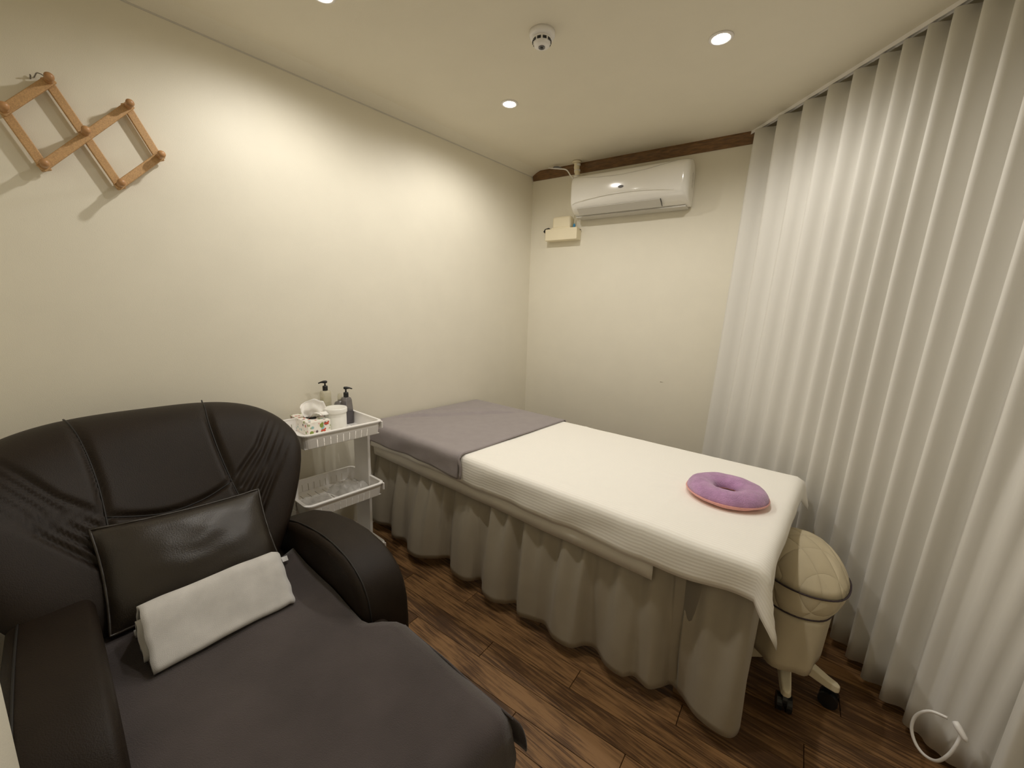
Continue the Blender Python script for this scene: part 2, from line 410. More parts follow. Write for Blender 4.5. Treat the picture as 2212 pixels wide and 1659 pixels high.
mesh_obj('sensor', *lathev([(.007, -.0505), (.006, -.053), (.001, -.0535)], seg=16), M['dark'], e, local=True)

# ------------------------------------------------------------------ air conditioner (local frame: x along wall, -y into the room)
ax0 = .425
e = empty('air_conditioner', onwall(ax0, 1.982), 'glossy white wall-mounted split air conditioner under the dark wooden trim', 'air conditioner', rz=BA)
W = .775
def acprof(inset=0):
    return [(0, 0), (.06, -.002), (.135, .012), (.178, .040), (.196, .066), (.203, .10), (.204, .19), (.198, .225), (.180, .248), (.14, .262), (0, .265)]
pr = acprof(); n = len(pr)
V, F = [], []
xs = [(0, .90), (.006, .965), (.02, .99), (.05, 1), (W-.07, 1), (W-.035, .985), (W-.014, .94), (W-.003, .86), (W, .78)]
for x, k in xs:
    for d, z in pr:
        zz = z if d > 0 else z
        V.append((x, -d*k, .132+(z-.132)*(1-(1-k)*.12)))
for i in range(len(xs)-1):
    for j in range(n): F.append((i*n+j, i*n+(j+1) % n, (i+1)*n+(j+1) % n, (i+1)*n+j))
F += [tuple(range(n)), tuple(reversed(range((len(xs)-1)*n, len(xs)*n)))]
mesh_obj('body', V, F, M['ac'], e, local=True, sub=2)
# louver flap under the front
lv = [(-.125, .0075), (-.178, .0385)]
V = [(.05, -.130, .0045), (W-.16, -.130, .0045), (W-.16, -.181, .036), (.05, -.181, .036), (.05, -.128, .0065), (W-.16, -.128, .0065), (W-.16, -.179, .039), (.05, -.179, .039)]
mesh_obj('louver', V, [(0, 1, 2, 3), (7, 6, 5, 4), (0, 4, 5, 1), (1, 5, 6, 2), (2, 6, 7, 3), (3, 7, 4, 0)], M['ac_grey'], e, local=True, smooth=False, bevel=.002)
mesh_obj('louver_gap', *tubev([(W-.157, -.128, .004), (W-.155, -.16, .022), (W-.157, -.183, .037)], .0022, 6), M['dark'], e, local=True)
mesh_obj('drip_edge', *boxv(.01, W-.02, -.10, -.01, -.006, .004), M['ac_grey'], e, local=True, smooth=False, bevel=.003)
# long swoosh ridge across the front panel, upper panel seam, badge, side sticker
sw = [(.012+.0, -.186, .062)]+[(x, -.2035-.002*math.sin((x-.02)/(W-.1)*PI), .070+.030*math.sin((x-.02)/(W-.05)*PI)) for x in [.05+.05*i for i in range(14)]]
mesh_obj('panel_ridge', *tubev(catmull(sw, 3), [.0008+.0035*math.sin(PI*i/((len(sw)-1)*3)) for i in range((len(sw)-1)*3+1)], 8), M['ac'], e, local=True)
sw = [(x, -.188+.0004*0, .243-.028*math.sin(x/W*PI)**2*0) for x in [.03, .2, .4, .6, W-.09]]
mesh_obj('panel_seam', *tubev([(.02, -.184, .240), (.2, -.2025, .215), (.36, -.204, .208), (.52, -.203, .216), (W-.08, -.184, .244)], .0016, 6), M['ac_grey'], e, local=True)
V, F = lathev([(.0001, 0), (.018, 0), (.0185, .001), (.018, .0025), (.0001, .003)], seg=24)
V = [(.365+x, -.2035-z, .135+y*.45) for x, y, z in V]
mesh_obj('badge', V, F, M['grey'], e, local=True)
for zc, sc in ((.175, 1.0), (.145, .8), (.115, .9)):
    V, F = tubev([(W-.0005-.012*abs(math.cos(t)), -.075-.013*sc*math.cos(t), zc+.016*sc*math.sin(t)) for t in [2*PI*k/14 for k in range(14)]], .0012, 5, closed=True)
    V = [(W-.004, v.y, v.z) for v in V]
    V = [(W+.0005+(i % 5)*.0003, v[1], v[2]) for i, v in enumerate(V)]
    mesh_obj('side_mark', V, F, M['ac_grey'], e, local=True)
# refrigerant pipe from the unit up to the ceiling
pt = [onwall(.405, 2.23, .05), onwall(.408, 2.28, .062), onwall(.404, 2.32, .068), onwall(.402, 2.368, .07)]
e = empty('pipe', onwall(.405, 2.23, .05), 'cream wrapped pipe from air conditioner up to the ceiling', 'pipe')
mesh_obj('lagging', *tubev(catmull(pt, 5), [.020+.0015*math.sin(i*1.9) for i in range(16)], 14), M['cream'], e)
for zz in (2.262, 2.30, 2.338): mesh_obj('tape_band', *tubev([onwall(.406, zz, .063), onwall(.405, zz+.012, .0645)], .0225, 14), M['plastic'], e)
mesh_obj('ceiling_collar', *lathev([(.03, -.002), (.034, -.008), (.022, -.016), (.020, -.002)], c=tuple(onwall(.402, H, .07)), seg=20), M['cream'], e)
# power cable with a grey connector
e = empty('power_cable', onwall(.23, 2.345, .06), 'thin white cable with grey connector hanging from ceiling beside the pipe', 'cable')
mesh_obj('cord', *tubev(catmull([onwall(.17, 2.364, .06), onwall(.20, 2.352, .075), onwall(.27, 2.336, .08), onwall(.33, 2.318, .085), onwall(.365, 2.275, .08), onwall(.40, 2.235, .06), onwall(.437, 2.225, .05)], 6), .0042, 8), M['plastic'], e)
mesh_obj('connector', *tubev([onwall(.215, 2.354, .07), onwall(.225, 2.352, .072), onwall(.255, 2.348, .074), onwall(.285, 2.336, .078)], [.006, .0105, .0105, .006], 10), M['grey'], e)

# condensate pump under the unit
# small wall-mounted pump
e = empty('drain_pump', onwall(.17, 1.838), 'cream plastic drain pump box on back wall beneath the air conditioner', 'pump', rz=BA)
mesh_obj('trough', *boxv(0, .265, -.075, 0, 0, .085), M['cream'], e, local=True, smooth=False, bevel=.006, seg=3)
mesh_obj('reservoir', *boxv(.055, .205, -.070, -.008, .082, .172), M['cream'], e, local=True, smooth=False, bevel=.018, seg=4)
mesh_obj('lid_band', *boxv(.052, .208, -.072, -.006, .082, .092), M['cream'], e, local=True, smooth=False, bevel=.003)
mesh_obj('black_elbow', *tubev([(-.02, -.05, .068), (-.006, -.05, .082), (.018, -.052, .086), (.035, -.05, .078)], [.011, .014, .013, .009], 10), M['dark'], e, local=True)
mesh_obj('blue_valve', *lathev([(.009, 0), (.009, .02), (.006, .028), (.003, .03)], c=(.228, -.045, .084), seg=14), M['blue'], e, local=True)
mesh_obj('clear_hose', *tubev(catmull([(.215, -.03, .09), (.222, -.035, .15), (.232, -.05, .175), (.245, -.05, .16)], 5), .005, 8), M['clear'], e, local=True)
mesh_obj('mounting_screw', *lathev([(.005, 0), (.005, .004), (.001, .005)], c=(.268, -.02, .07), seg=10), M['steel'], e, local=True)

# ------------------------------------------------------------------ curtain and rail
RL = 2.0
def railbox(s0, s1, o0, o1, z0, z1):
    v = [rail(s, o, z) for z in (z0, z1) for o in (o0, o1) for s in (s0, s1)]
    f = [(0, 2, 3, 1), (4, 5, 7, 6), (0, 1, 5, 4), (2, 6, 7, 3), (0, 4, 6, 2), (1, 3, 7, 5)]
    return v, f
e = empty('curtain_rail', rail(0, 0, H), 'thin white curtain rail fixed diagonally along the ceiling', 'rail')
mesh_obj('track', *join(railbox(-.03, RL, -.011, .011, H-.006, H), railbox(-.03, RL, -.011, -.007, H-.016, H-.006), railbox(-.03, RL, .007, .011, H-.016, H-.006)), M['plastic'], e, smooth=False)
ridges = [.03, .20, .36, .50, .625, .735, .825, .91, .99, 1.075]
while ridges[-1] < 2.2: ridges.append(ridges[-1]+.088)
ridges = [-.13]+ridges
rtab = [(r, i) for i, r in enumerate(ridges)]
for k, s in enumerate([r for r in ridges if 0 < r < 1.98]):
    mesh_obj('glider', *boxv(*(rail(s, 0).x-.005, rail(s, 0).x+.005, rail(s, 0).y-.005, rail(s, 0).y+.005, H-.034, H-.012)), M['plastic'], e, smooth=False)
def curtain(name, s0, s1, label, ztop, zbot, off=0, gather=None, ns=420, nzv=26):
    V = []
    for i in range(ns+1):
        s = s0+(s1-s0)*i/ns
        ph = 2*PI*interp(rtab, s)
        sp = .16 if s < .55 else .1
        for j in range(nzv+1):
            f = j/nzv; z = ztop+(zbot(s)-ztop)*f
            ss = s
            if gather: ss = s+gather(s, f)
            fl = sm(1.38, 1.5, s)*sm(.25, .8, f) if gather else 0
            amp = (1-.85*fl)*(.030+.016*sm(.5, .0, s))*(1-.12*f)*(1+.35*nz(s*3, f*1.4, 5))
            lean = f*(.115+.085*sm(1.05, 1.5, s))+off
            wob = .012*f*nz(s*4, f*2, 1)
            a = math.sin(ph+.5*f*nz(s*2, f, 9))
            a = math.copysign(abs(a)**.85, a)
            V.append(rail(ss+.012*math.cos(ph)*0, amp*a+lean+wob, z))
    o = mesh_obj(name, V, gridf(ns+1, nzv+1), M['curtain'], loc=tuple(rail((s0+s1)/2, 0, 0)), solid=.0012)
    return tag(o, label, 'curtain', 'white ripple-fold curtains')
def gat(s, f):
    k = sm(.35, 1.0, f)
    return -k*max(0, s-1.47)*.38
curtain('curtain', .004, 1.78, 'long white ripple-fold curtain hanging behind the foot of the bed', H-.030, lambda s: .032+.012*nz(s*9, 3)+.02*sm(1.5, 1.75, s), gather=gat)
curtain('curtain', 1.665, 1.97, 'short white curtain panel at the right picture edge beside the looped cord', H-.030, lambda s: .03, off=.075, ns=120)
# looped white cord around the gathered hem
n0 = .235
cp = []
for (s, z, o) in [(1.565, .200, .245), (1.535, .190, .262), (1.516, .155, .275), (1.518, .115, .285), (1.538, .085, .29), (1.565, .075, .29), (1.592, .090, .288), (1.606, .125, .28), (1.610, .165, .268), (1.604, .195, .25)]:
    cp.append(rail(s, o, z))
e = empty('cord_loop', rail(1.52, .26, .04), 'white cord looped around the gathered curtain hem at lower right', 'cord')
mesh_obj('loop', *tubev(catmull(cp, 6), .0042, 8), M['plastic'], e)
mesh_obj('plug', *tubev([rail(1.592, .262, .222), rail(1.602, .264, .215), rail(1.622, .266, .202), rail(1.628, .266, .197)], [.007, .009, .007, .003], 10), M['plastic'], e)

# ------------------------------------------------------------------ wooden peg rack on the left wall
J = [(-2.667, 1.868), (-2.563, 1.988), (-2.603, 1.727), (-2.497, 1.857), (-2.377, 1.981), (-2.426, 1.711), (-2.306, 1.837)]
e = empty('peg_rack', (0, J[3][0], J[3][1]), 'wooden accordion peg rack of two diamonds hung on the left wall', 'coat rack')
def bar(a, b, x0, x1, wd):
    ay, az = J[a]; by, bz = J[b]; d = Vector((0, by-ay, bz-az)); L = d.length; d.normalize(); nn = Vector((0, -d.z, d.y))
    A = Vector((0, ay, az))-d*.014; B = Vector((0, by, bz))+d*.014; hw = wd/2
    V = []
    for x in (x0, x1):
        for q, s in ((A, 1), (A, -1), (B, -1), (B, 1)): V.append(q+nn*hw*s+Vector((x, 0, 0)))
    return V, [(0, 1, 2, 3), (7, 6, 5, 4), (0, 4, 5, 1), (1, 5, 6, 2), (2, 6, 7, 3), (3, 7, 4, 0)]
for a, b in ((0, 2), (1, 5), (4, 6)): mesh_obj('bar', *bar(a, b, .018, .030, .026), M['rackwood'], e, smooth=False, bevel=.003)
for a, b in ((0, 1), (2, 4), (5, 6)): mesh_obj('bar', *bar(a, b, .0305, .0425, .026), M['rackwood'], e, smooth=False, bevel=.003)
for k, (y, z) in enumerate(J):
    V, F = lathev([(.010, .001), (.010, .045), (.0105, .068), (.009, .071), (.009, .073), (.0118, .076), (.0122, .083), (.0100, .089), (.004, .092)], seg=16)
    V = [(v[2], y+v[0], z+v[1]) for v in V]
    mesh_obj('peg', V, F, M['pegwood'], e)
mesh_obj('wall_hook', *tubev(catmull([(.001, -2.592, 1.998), (.012, -2.590, 2.0), (.02, -2.585, 2.008), (.03, -2.575, 2.004), (.034, -2.566, 1.995)], 4), .0016, 6), M['steel'], e)
mesh_obj('nail', *tubev([(.0, -2.600, 1.992), (.022, -2.600, 1.996)], .002, 6), M['steel'], e)

# ------------------------------------------------------------------ bed
BX0, BX1, BY0, BY1, BZ = .03, 2.02, -1.478, -.616, .648
bed = empty('massage_bed', (1.0, -1.047, 0), 'long treatment bed with white sheet standing along the back wall', 'bed')
mesh_obj('mattress', *boxv(BX0+.01, BX1-.008, BY0+.012, BY1-.008, .548, BZ-.008), M['undersheet'], bed, smooth=False, bevel=.03, seg=5)
mesh_obj('bed_frame', *boxv(BX0+.05, BX1-.10, BY0+.09, BY1-.06, .505, .548), M['frame'], bed, smooth=False, bevel=.004)
for x in (.16, 1.82):
    for y in (BY0+.14, BY1-.12): mesh_obj('leg', *boxv(x-.03, x+.03, y-.03, y+.03, 0, .506), M['frame'], bed, smooth=False, bevel=.004)

def drape(name, X0, X1, Y0, Y1, z, o, r, step, mt, topfn=None, tail=.25, flare=.35, wave=0, wfreq=20, hem=None, thick=.002, parent=None, loc=None):
    """cloth over a box top X0..X1 x Y0..Y1; o = overhang at -x, +x, -y, +y"""
    def axis(a, b, oa, ob):
        L = []
        if oa: k = max(2, int(oa/step)); L += [a-oa+oa*i/k for i in range(k)]
        k = max(2, int((b-a)/step)); L += [a+(b-a)*i/k for i in range(k+1)]
        if ob: k = max(2, int(ob/step)); L += [b+ob*(i+1)/k for i in range(k)]
        return L
    U = axis(X0, X1, o[0], o[1]); Vv = axis(Y0, Y1, o[2], o[3]); P = []; UV = []
    for u in U:
        for v in Vv:
            du, sx = (u-X1, 1) if u > X1 else ((X0-u, -1) if u < X0 else (0, 0))
            dv, sy = (v-Y1, 1) if v > Y1 else ((Y0-v, -1) if v < Y0 else (0, 0))
            cu, cv = min(max(u, X0), X1), min(max(v, Y0), Y1)
            if hem:
                hu, hv = hem(cu, cv, sx, sy); du *= hu; dv *= hv
            zt = z+(topfn(u, v) if topfn else 0)
            d = math.hypot(du, dv)
            if d < 1e-9: P.append(Vector((u, v, zt)))
            else:
                s2 = 2*du*dv/(d*d); L = d*(1+tail*s2); dx, dy = sx*du/d, sy*dv/d
                if L < r*PI/2: h, dr = r*math.sin(L/r), r*(1-math.cos(L/r))
                else: h, dr = r, r+(L-r*PI/2)
                along = cu if dv > du else cv
                if wave: h += .006*(.45+.55*nz(along*5+dr*16, dr*6, 11))*min(1, dr/.04)
                h += flare*s2*s2*d + dr*wave*(math.sin(along*wfreq+2*nz(along*3, 2))*.6+nz(along*9, dr*8, 4))
                zt = z+(topfn(cu, cv) if topfn else 0)
                P.append(Vector((cu+dx*h, cv+dy*h, zt-dr)))
            UV.append((u, v))
    o_ = mesh_obj(name, P, gridf(len(U), len(Vv)), mt, parent=parent, loc=loc, solid=thick, soff=1)
    at = o_.data.attributes.new('clothuv', 'FLOAT_VECTOR', 'POINT')
    for i, (a, b) in enumerate(UV): at.data[i].vector = (a, b, 0)
    return o_
# under-sheet: hangs lower on the near side, ends before the foot
us = drape('under_sheet', BX0+.02, 1.715, BY0+.031, BY1-.03, BZ-.007, (0, 0, .195, .06), .022, .03, M['undersheet'], wave=.008, wfreq=11, loc=(1, -1.047, 0), thick=.001)
tag(us, 'plain white under-sheet hanging below the striped sheet on the bed side', 'sheet')
def sheet_top(u, v):
    h = .0022*nz(u*3, v*4, 2)+.0012*nz(u*9, v*11, 7)
    for x0 in (1.70, 1.32, .98): h += .0022*math.exp(-((u-x0-.02*v)/.006)**2)
    h += .0018*math.exp(-((v+1.02+.01*u)/.006)**2)
    h += .004*math.exp(-((v+1.43-.10*abs(u-1.45))/.02)**2)*math.exp(-((u-1.45)/.22)**2)
    return h
def sheet_hem(u, v, sx, sy):
    hv = 1+.05*nz(u*3, 1)-(.16*sm(1.75, 2.0, u) if sy < 0 else 0)
    hu = .92+.28*nz(v*6, 8)+.45*sm(-.70, -.62, v)+.55*sm(-1.36, -1.46, v)
    return hu, hv
sh = drape('fitted_sheet', BX0+.02, BX1-.02, BY0+.022, BY1-.022, BZ-.0015, (0, .098, .142, .08), .024, .018, M['sheet'], topfn=sheet_top, tail=.14, flare=.30, wave=.06, wfreq=16, hem=sheet_hem, loc=(1, -1.047, 0), thick=.0012)
sh.name = 'striped_sheet'; tag(sh, 'white satin-striped sheet spread over the bed with tails at the foot', 'sheet')
# grey towel blanket at the head
def bl_top(u, v):
    return .003*nz(u*5, v*5, 3)+.017*math.exp(-((v+1.28-1.5*(u-.1))/.016)**2)*sm(.05, .14, u)*sm(.52, .40, u)+.006*math.exp(-((v+1.02-1.3*(u-.1))/.014)**2)*sm(.04, .1, u)*sm(.36, .25, u)
bk = empty('grey_blanket', (.4, -1.047, BZ), 'grey fleece towel covering the head end of the bed', 'blanket')
b_ = drape('cloth', BX0+.012, .805, BY0+.012, BY1-.014, BZ+.005, (.03, 0, .118, .07), .028, .009, M['grey_blanket'], topfn=bl_top, tail=.2, wave=.07, wfreq=9, hem=lambda u, v, sx, sy: (1, 1+.10*sm(.5, .8, u)+.04*nz(u*6, 2)), thick=.005, parent=bk)
# rolled hem along the open edge
he = []
for k in range(30):
    v = BY1-.014+(BY0+.012-BY1+.014)*k/29; he.append((.806, v, BZ+.0075+bl_top(.805, v)))
for k in range(1, 8):
    t = k/7; L = .13*t; r = .030
    if L < r*PI/2: he.append((.806, BY0+.012-r*math.sin(L/r), BZ+.0075-r*(1-math.cos(L/r))))
    else: he.append((.806+.012*t, BY0+.012-r-.004*math.sin(k), BZ+.0075-r-(L-r*PI/2)))
mesh_obj('hem', *tubev(he, .0058, 8), M['grey_blanket'], bk)

# pleated bed skirt on the near side, returning round the foot corner
hemp = [(.03, -1.50), (.121, -1.51), (.21, -1.474), (.297, -1.525), (.359, -1.499), (.406, -1.504), (.48, -1.55), (.56, -1.55), (.63, -1.50), (.688, -1.445), (.76, -1.50), (.84, -1.512), (.885, -1.495), (.921, -1.452), (.985, -1.51), (1.05, -1.52), (1.10, -1.495), (1.141, -1.458), (1.19, -1.505), (1.253, -1.487), (1.306, -1.472), (1.37, -1.506), (1.444, -1.503), (1.483, -1.452), (1.524, -1.441), (1.583, -1.48), (1.645, -1.486), (1.68, -1.455), (1.735, -1.467), (1.765, -1.435), (1.79, -1.395), (1.83, -1.412), (1.89, -1.455), (1.955, -1.468), (1.992, -1.455), (2.006, -1.41), (1.996, -1.33), (1.985, -1.27)]
topp = []
C = catmull([(a, b, 0) for a, b in hemp], 8)
L = [0]
for a, b in zip(C, C[1:]): L.append(L[-1]+(b-a).length)
V = []; NZ = 22
for i, q in enumerate(C):
    # gathered line under the sheet: straight, corner at the foot
    if q.x < 1.99 and q.y < -1.40: tp = Vector((min(q.x, 2.0), BY0+.045+.006*math.sin(q.x*62), 0))
    else:
        k = sm(-1.45, -1.27, q.y); tp = Vector((2.000, BY0+.045+.2*k, 0))
    for j in range(NZ+1):
        f = j/NZ; g = max(0, (f-.10)/.90)**.8
        p = tp.lerp(q, g)
        pl = .010*math.sin(f*PI)*nz(L[i]*14, f*1.5, 3)
        pl += .011*math.sin(2*PI*L[i]/.105+1.5*nz(L[i]*3, 4))*(1-f)**.7*min(1, f*6)
        V.append((p.x+pl*.3, p.y+pl-.004*math.sin(f*PI), .545+(.052+.01*nz(q.x*4, 1)-.545)*f))
tag(mesh_obj('bed_skirt', V, gridf(len(C), NZ+1), M['skirt'], loc=(1, -1.47, 0), solid=.0015), 'pleated greige bed skirt hanging from the bed almost to the floor', 'bed skirt')

# ring-shaped face cushion
e = empty('ring_cushion', (1.822, -1.075, BZ), 'lilac plush ring cushion with pink underside on the bed', 'cushion')
def ring(c, R, rr, hz, z0, zsq0, n=48, m=20, seed=0, lower=False):
    V = []
    for i in range(n):
        t = 2*PI*i/n; wob = 1+.03*nz(math.cos(t), math.sin(t), seed)
        for j in range(m):
            a = 2*PI*j/m
            rad = R*wob+rr*math.cos(a); zz = math.sin(a); zz = zz*hz if zz > 0 else zz*zsq0
            V.append((c[0]+rad*1.06*math.cos(t), c[1]+rad*math.sin(t), z0+zz+.003*nz(math.cos(t)*3, math.sin(t)*3, a)))
    F = [(i*m+j, ((i+1) % n)*m+j, ((i+1) % n)*m+(j+1) % m, i*m+(j+1) % m) for i in range(n) for j in range(m)]
    return V, F
mesh_obj('plush_top', *ring((1.822, -1.075), .084, .046, .036, BZ+.021, .006), M['lilac'], e)
mesh_obj('underside', *ring((1.822, -1.075), .0905, .039, .006, BZ+.018, .016, seed=3), M['pink'], e)
mesh_obj('seam_piping', *tubev([(1.822+.1300*1.06*math.cos(t)*(1+.02*nz(math.cos(t), math.sin(t), 0)), -1.075+.1300*math.sin(t)*(1+.02*nz(math.cos(t), math.sin(t), 0)), BZ+.0195) for t in [2*PI*k/60 for k in range(60)]], .0035, 6, closed=True), M['pink'], e)

# ------------------------------------------------------------------ wheeled stool with quilted cover
st = empty('wheeled_stool', (2.067, -1.034, 0), 'beige quilted stool on a cream five-star base tucked under the bed foot', 'stool')
def ringl(cx, cy, rx, ry, z, n=48, pl=0, ph=0):
    out = []
    for k in range(n):
        t = 2*PI*k/n; q = 1+pl*math.sin(7*t+ph)+pl*.7*nz(math.cos(t)*2, math.sin(t)*2, z*4)
        c_, s_ = math.cos(t), math.sin(t); ex = 2/2.4
        out.append((cx+rx*q*math.copysign(abs(c_)**ex, c_), cy+ry*q*math.copysign(abs(s_)**ex, s_), z))
    return out
def loft(rs, cap0=False, cap1=False):
    n = len(rs[0]); V = [p for r in rs for p in r]
    F = [(i*n+k, i*n+(k+1) % n, (i+1)*n+(k+1) % n, (i+1)*n+k) for i in range(len(rs)-1) for k in range(n)]
    if cap0: F.append(tuple(range(n)))
    if cap1: F.append(tuple((len(rs)-1)*n+k for k in range(n)))
    return V, F
seat = []
for k in range(9):
    a = k/8*PI/2*.96
    seat.append(ringl(2.092-.04*math.sin(a), -.985+.075*math.sin(a), max(.004, .124*math.cos(a)**.8), max(.005, .146*math.cos(a)**.8), .415+.105*math.sin(a), pl=.006))
mesh_obj('seat_cushion', *loft(seat, cap0=True, cap1=True), M['quilt'], st)
mesh_obj('side_band', *loft([ringl(2.076, -1.0, .108, .145, .335, pl=.008), ringl(2.082, -.997, .118, .149, .36, pl=.006), ringl(2.088, -.99, .124, .149, .39, pl=.006), ringl(2.092, -.985, .125, .147, .415, pl=.006)]), M['quilt'], st)
mesh_obj('upper_piping', *tubev(ringl(2.092, -.985, .126, .148, .415, pl=.006), .0026, 6, closed=True), M['piping'], st)
mesh_obj('lower_piping', *tubev(ringl(2.076, -1.0, .110, .147, .335, pl=.008), .0026, 6, closed=True), M['piping'], st)
sk = []
for k in range(9):
    f = k/8
    sk.append(ringl(2.076-.006*f, -1.0-.055*f, .108-.012*f, .144+.016*f, .335-.165*f, pl=.008+.04*f, ph=.8))
mesh_obj('cover_skirt', *loft(sk), M['stool_skirt'], st, solid=.002)
mesh_obj('gas_lift', *tubev([(2.067, -1.034, .10), (2.067, -1.034, .36)], .025, 16), M['dark'], st)
mesh_obj('hub', *lathev([(.03, .085), (.042, .09), (.042, .135), (.03, .145)], c=(2.067, -1.034, 0), seg=20), M['cream'], st)
for k in range(5):
    t = math.radians(-6.4+72*k); d = Vector((math.cos(t), math.sin(t), 0)); nn = Vector((-d.y, d.x, 0)); C0 = Vector((2.067, -1.034, 0))
    V = []
    for r, hw, z0, z1 in ((.03, .024, .095, .135), (.085, .021, .082, .118), (.135, .018, .070, .098), (.160, .015, .066, .092), (.170, .008, .066, .088)):
        for s, zz in ((-1, z0), (1, z0), (1, z1), (-1, z1)): V.append(C0+d*r+nn*hw*s*(1 if zz == z0 else .8)+Vector((0, 0, zz)))
    F = [(i*4+j, i*4+(j+1) % 4, (i+1)*4+(j+1) % 4, (i+1)*4+j) for i in range(4) for j in range(4)]+[(0, 1, 2, 3), (16, 17, 18, 19)]
    mesh_obj('leg', V, F, M['cream'], st, smooth=False, bevel=.005, seg=3)
    cc = C0+d*.146
    ca_ = mesh_obj('caster', *join(tubev([cc+nn*.006+Vector((0, 0, .028)), cc+nn*.022+Vector((0, 0, .028))], .028, 20), tubev([cc-nn*.022+Vector((0, 0, .028)), cc-nn*.006+Vector((0, 0, .028))], .028, 20)), M['dark'], st, smooth=False)
    mesh_obj('caster_hood', *tubev([cc-nn*.007+Vector((0, 0, .044)), cc+nn*.007+Vector((0, 0, .044))], .024, 16), M['dark'], ca_, smooth=False)

# ------------------------------------------------------------------ storage trolley
cx0, cx1, cy0, cy1 = .102, .424, -2.02, -1.636
ct = empty('storage_trolley', ((cx0+cx1)/2, (cy0+cy1)/2, 0), 'white three-tier plastic trolley between the armchair and the bed', 'trolley')
def rrect(x0, x1, y0, y1, r, k=5):
    pts = []
    for (cx, cy, a0) in ((x1-r, y1-r, 0), (x0+r, y1-r, 90), (x0+r, y0+r, 180), (x1-r, y0+r, 270)):
        for i in range(k+1):
            a = math.radians(a0+90*i/k); pts.append((cx+r*math.cos(a), cy+r*math.sin(a)))
    return pts
def tray(zr, depth):
    # perimeter with slots on the long (front/back) sides
    t_ = empty('tray', ((cx0+cx1)/2, (cy0+cy1)/2, zr)); t_.parent = ct; t_.location = (0, 0, zr)
    ins = .010
    per = rrect(cx0+ins, cx1-ins, cy0+ins, cy1-ins, .026)
    # refine straight long sides (constant x)
    pts = []; slot = []
    n = len(per)
    for i in range(n):
        p, q = per[i], per[(i+1) % n]; pts.append(p); slot.append(0)
        if abs(p[0]-q[0]) < 1e-6 and abs(p[1]-q[1]) > .1:
            L_ = q[1]-p[1]; sg = 1 if L_ > 0 else -1
            for k in range(10):
                c_ = p[1]+sg*(.026+.0295*k)+sg*.006
                if abs(c_-p[1]) > abs(L_)-.02: break
                pts.append((p[0], c_-sg*.0017)); slot.append(1); pts.append((p[0], c_+sg*.0017)); slot.append(0)
    n = len(pts); cxm, cym = (cx0+cx1)/2, (cy0+cy1)/2
    rows = [(0, 1.0), (.42, .995), (.97, .975), (1, .965)]
    V = []
    for f, k in rows:
        for x, y in pts: V.append((cxm+(x-cxm)*k, cym+(y-cym)*k, zr-depth*f))
    F = []
    for r in range(3):
        for i in range(n):
            if r == 1 and slot[i]: continue
            F.append((r*n+i, r*n+(i+1) % n, (r+1)*n+(i+1) % n, (r+1)*n+i))
    mesh_obj('wall', V, F, M['plastic'], t_, smooth=False, solid=.0025)
    # floor of the tray with long slots
    bx0, bx1, by0, by1 = cxm-(cxm-cx0-ins)*.965, cxm+(cxm-cx0-ins)*.965, cym-(cym-cy0-ins)*.965, cym+(cym-cy0-ins)*.965
    zb = zr-depth+.0015; parts = []
    xs_ = [bx0+.02, bx0+.055, bx0+.105, bx0+.14, bx0+.19, bx0+.225, bx0+.275]; ys_ = [by0+.03+.036*i for i in range(10)]
    yy = [by0]+[v for y in ys_ if y < by1-.02 for v in (y-.002, y+.002)]+[by1]
    xx = [bx0, bx0+.035, bx0+.095, bx0+.125, bx0+.185, bx0+.215, bx1-.03, bx1]
    for i in range(len(xx)-1):
        for j in range(len(yy)-1):
            if i in (1, 3, 5) and j % 2 == 1: continue
            parts.append(boxv(xx[i], xx[i+1], yy[j], yy[j+1], zb-.0015, zb+.0015))
    mesh_obj('base', *join(*parts), M['plastic'], t_, smooth=False)
    # rim
    o_, i_ = rrect(cx0, cx1, cy0, cy1, .032), rrect(cx0+.014, cx1-.014, cy0+.014, cy1-.014, .022)
    n = len(o_); V = []
    for pl_, z in ((o_, zr-.008), (o_, zr-.001), (i_, zr), (i_, zr-.004)): V += [(x, y, z) for x, y in pl_]
    F = [(a*n+i, a*n+(i+1) % n, ((a+1) % 4)*n+(i+1) % n, ((a+1) % 4)*n+i) for a in range(4) for i in range(n)]
    mesh_obj('rim', V, F, M['plastic'], t_, smooth=False, bevel=.0015)
    # corner flange strip on the front right corner
    mesh_obj('corner_flange', *boxv(cx1-.030, cx1-.004, cy1-.010, cy1-.002, zr-depth*.62, zr-.006), M['plastic'], t_, smooth=False, bevel=.002)
    return t_
for zr in (.77, .452, .125): tray(zr, .066)
for (z0, z1) in ((.452-.06, .77-.062), (.125-.06, .452-.062)):
    for y0, y1 in ((cy1-.020, cy1-.005), (cy0+.005, cy0+.020)):
        mesh_obj('upright', *boxv(cx0+.062, cx1-.122, y0, y1, z0, z1), M['plastic'], ct, smooth=False, bevel=.003)
for x in (cx0+.04, cx1-.04):
    for y in (cy0+.05, cy1-.05):
        c_ = mesh_obj('caster', *tubev([(x, y-.009, .0245), (x, y+.009, .0245)], .0245, 18), M['grey'], ct, smooth=False)
        mesh_obj('caster_fork', *boxv(x-.010, x+.010, y-.013, y+.013, .044, .062), M['plastic'], c_, smooth=False, bevel=.002)

TZ = .77-.066+.003
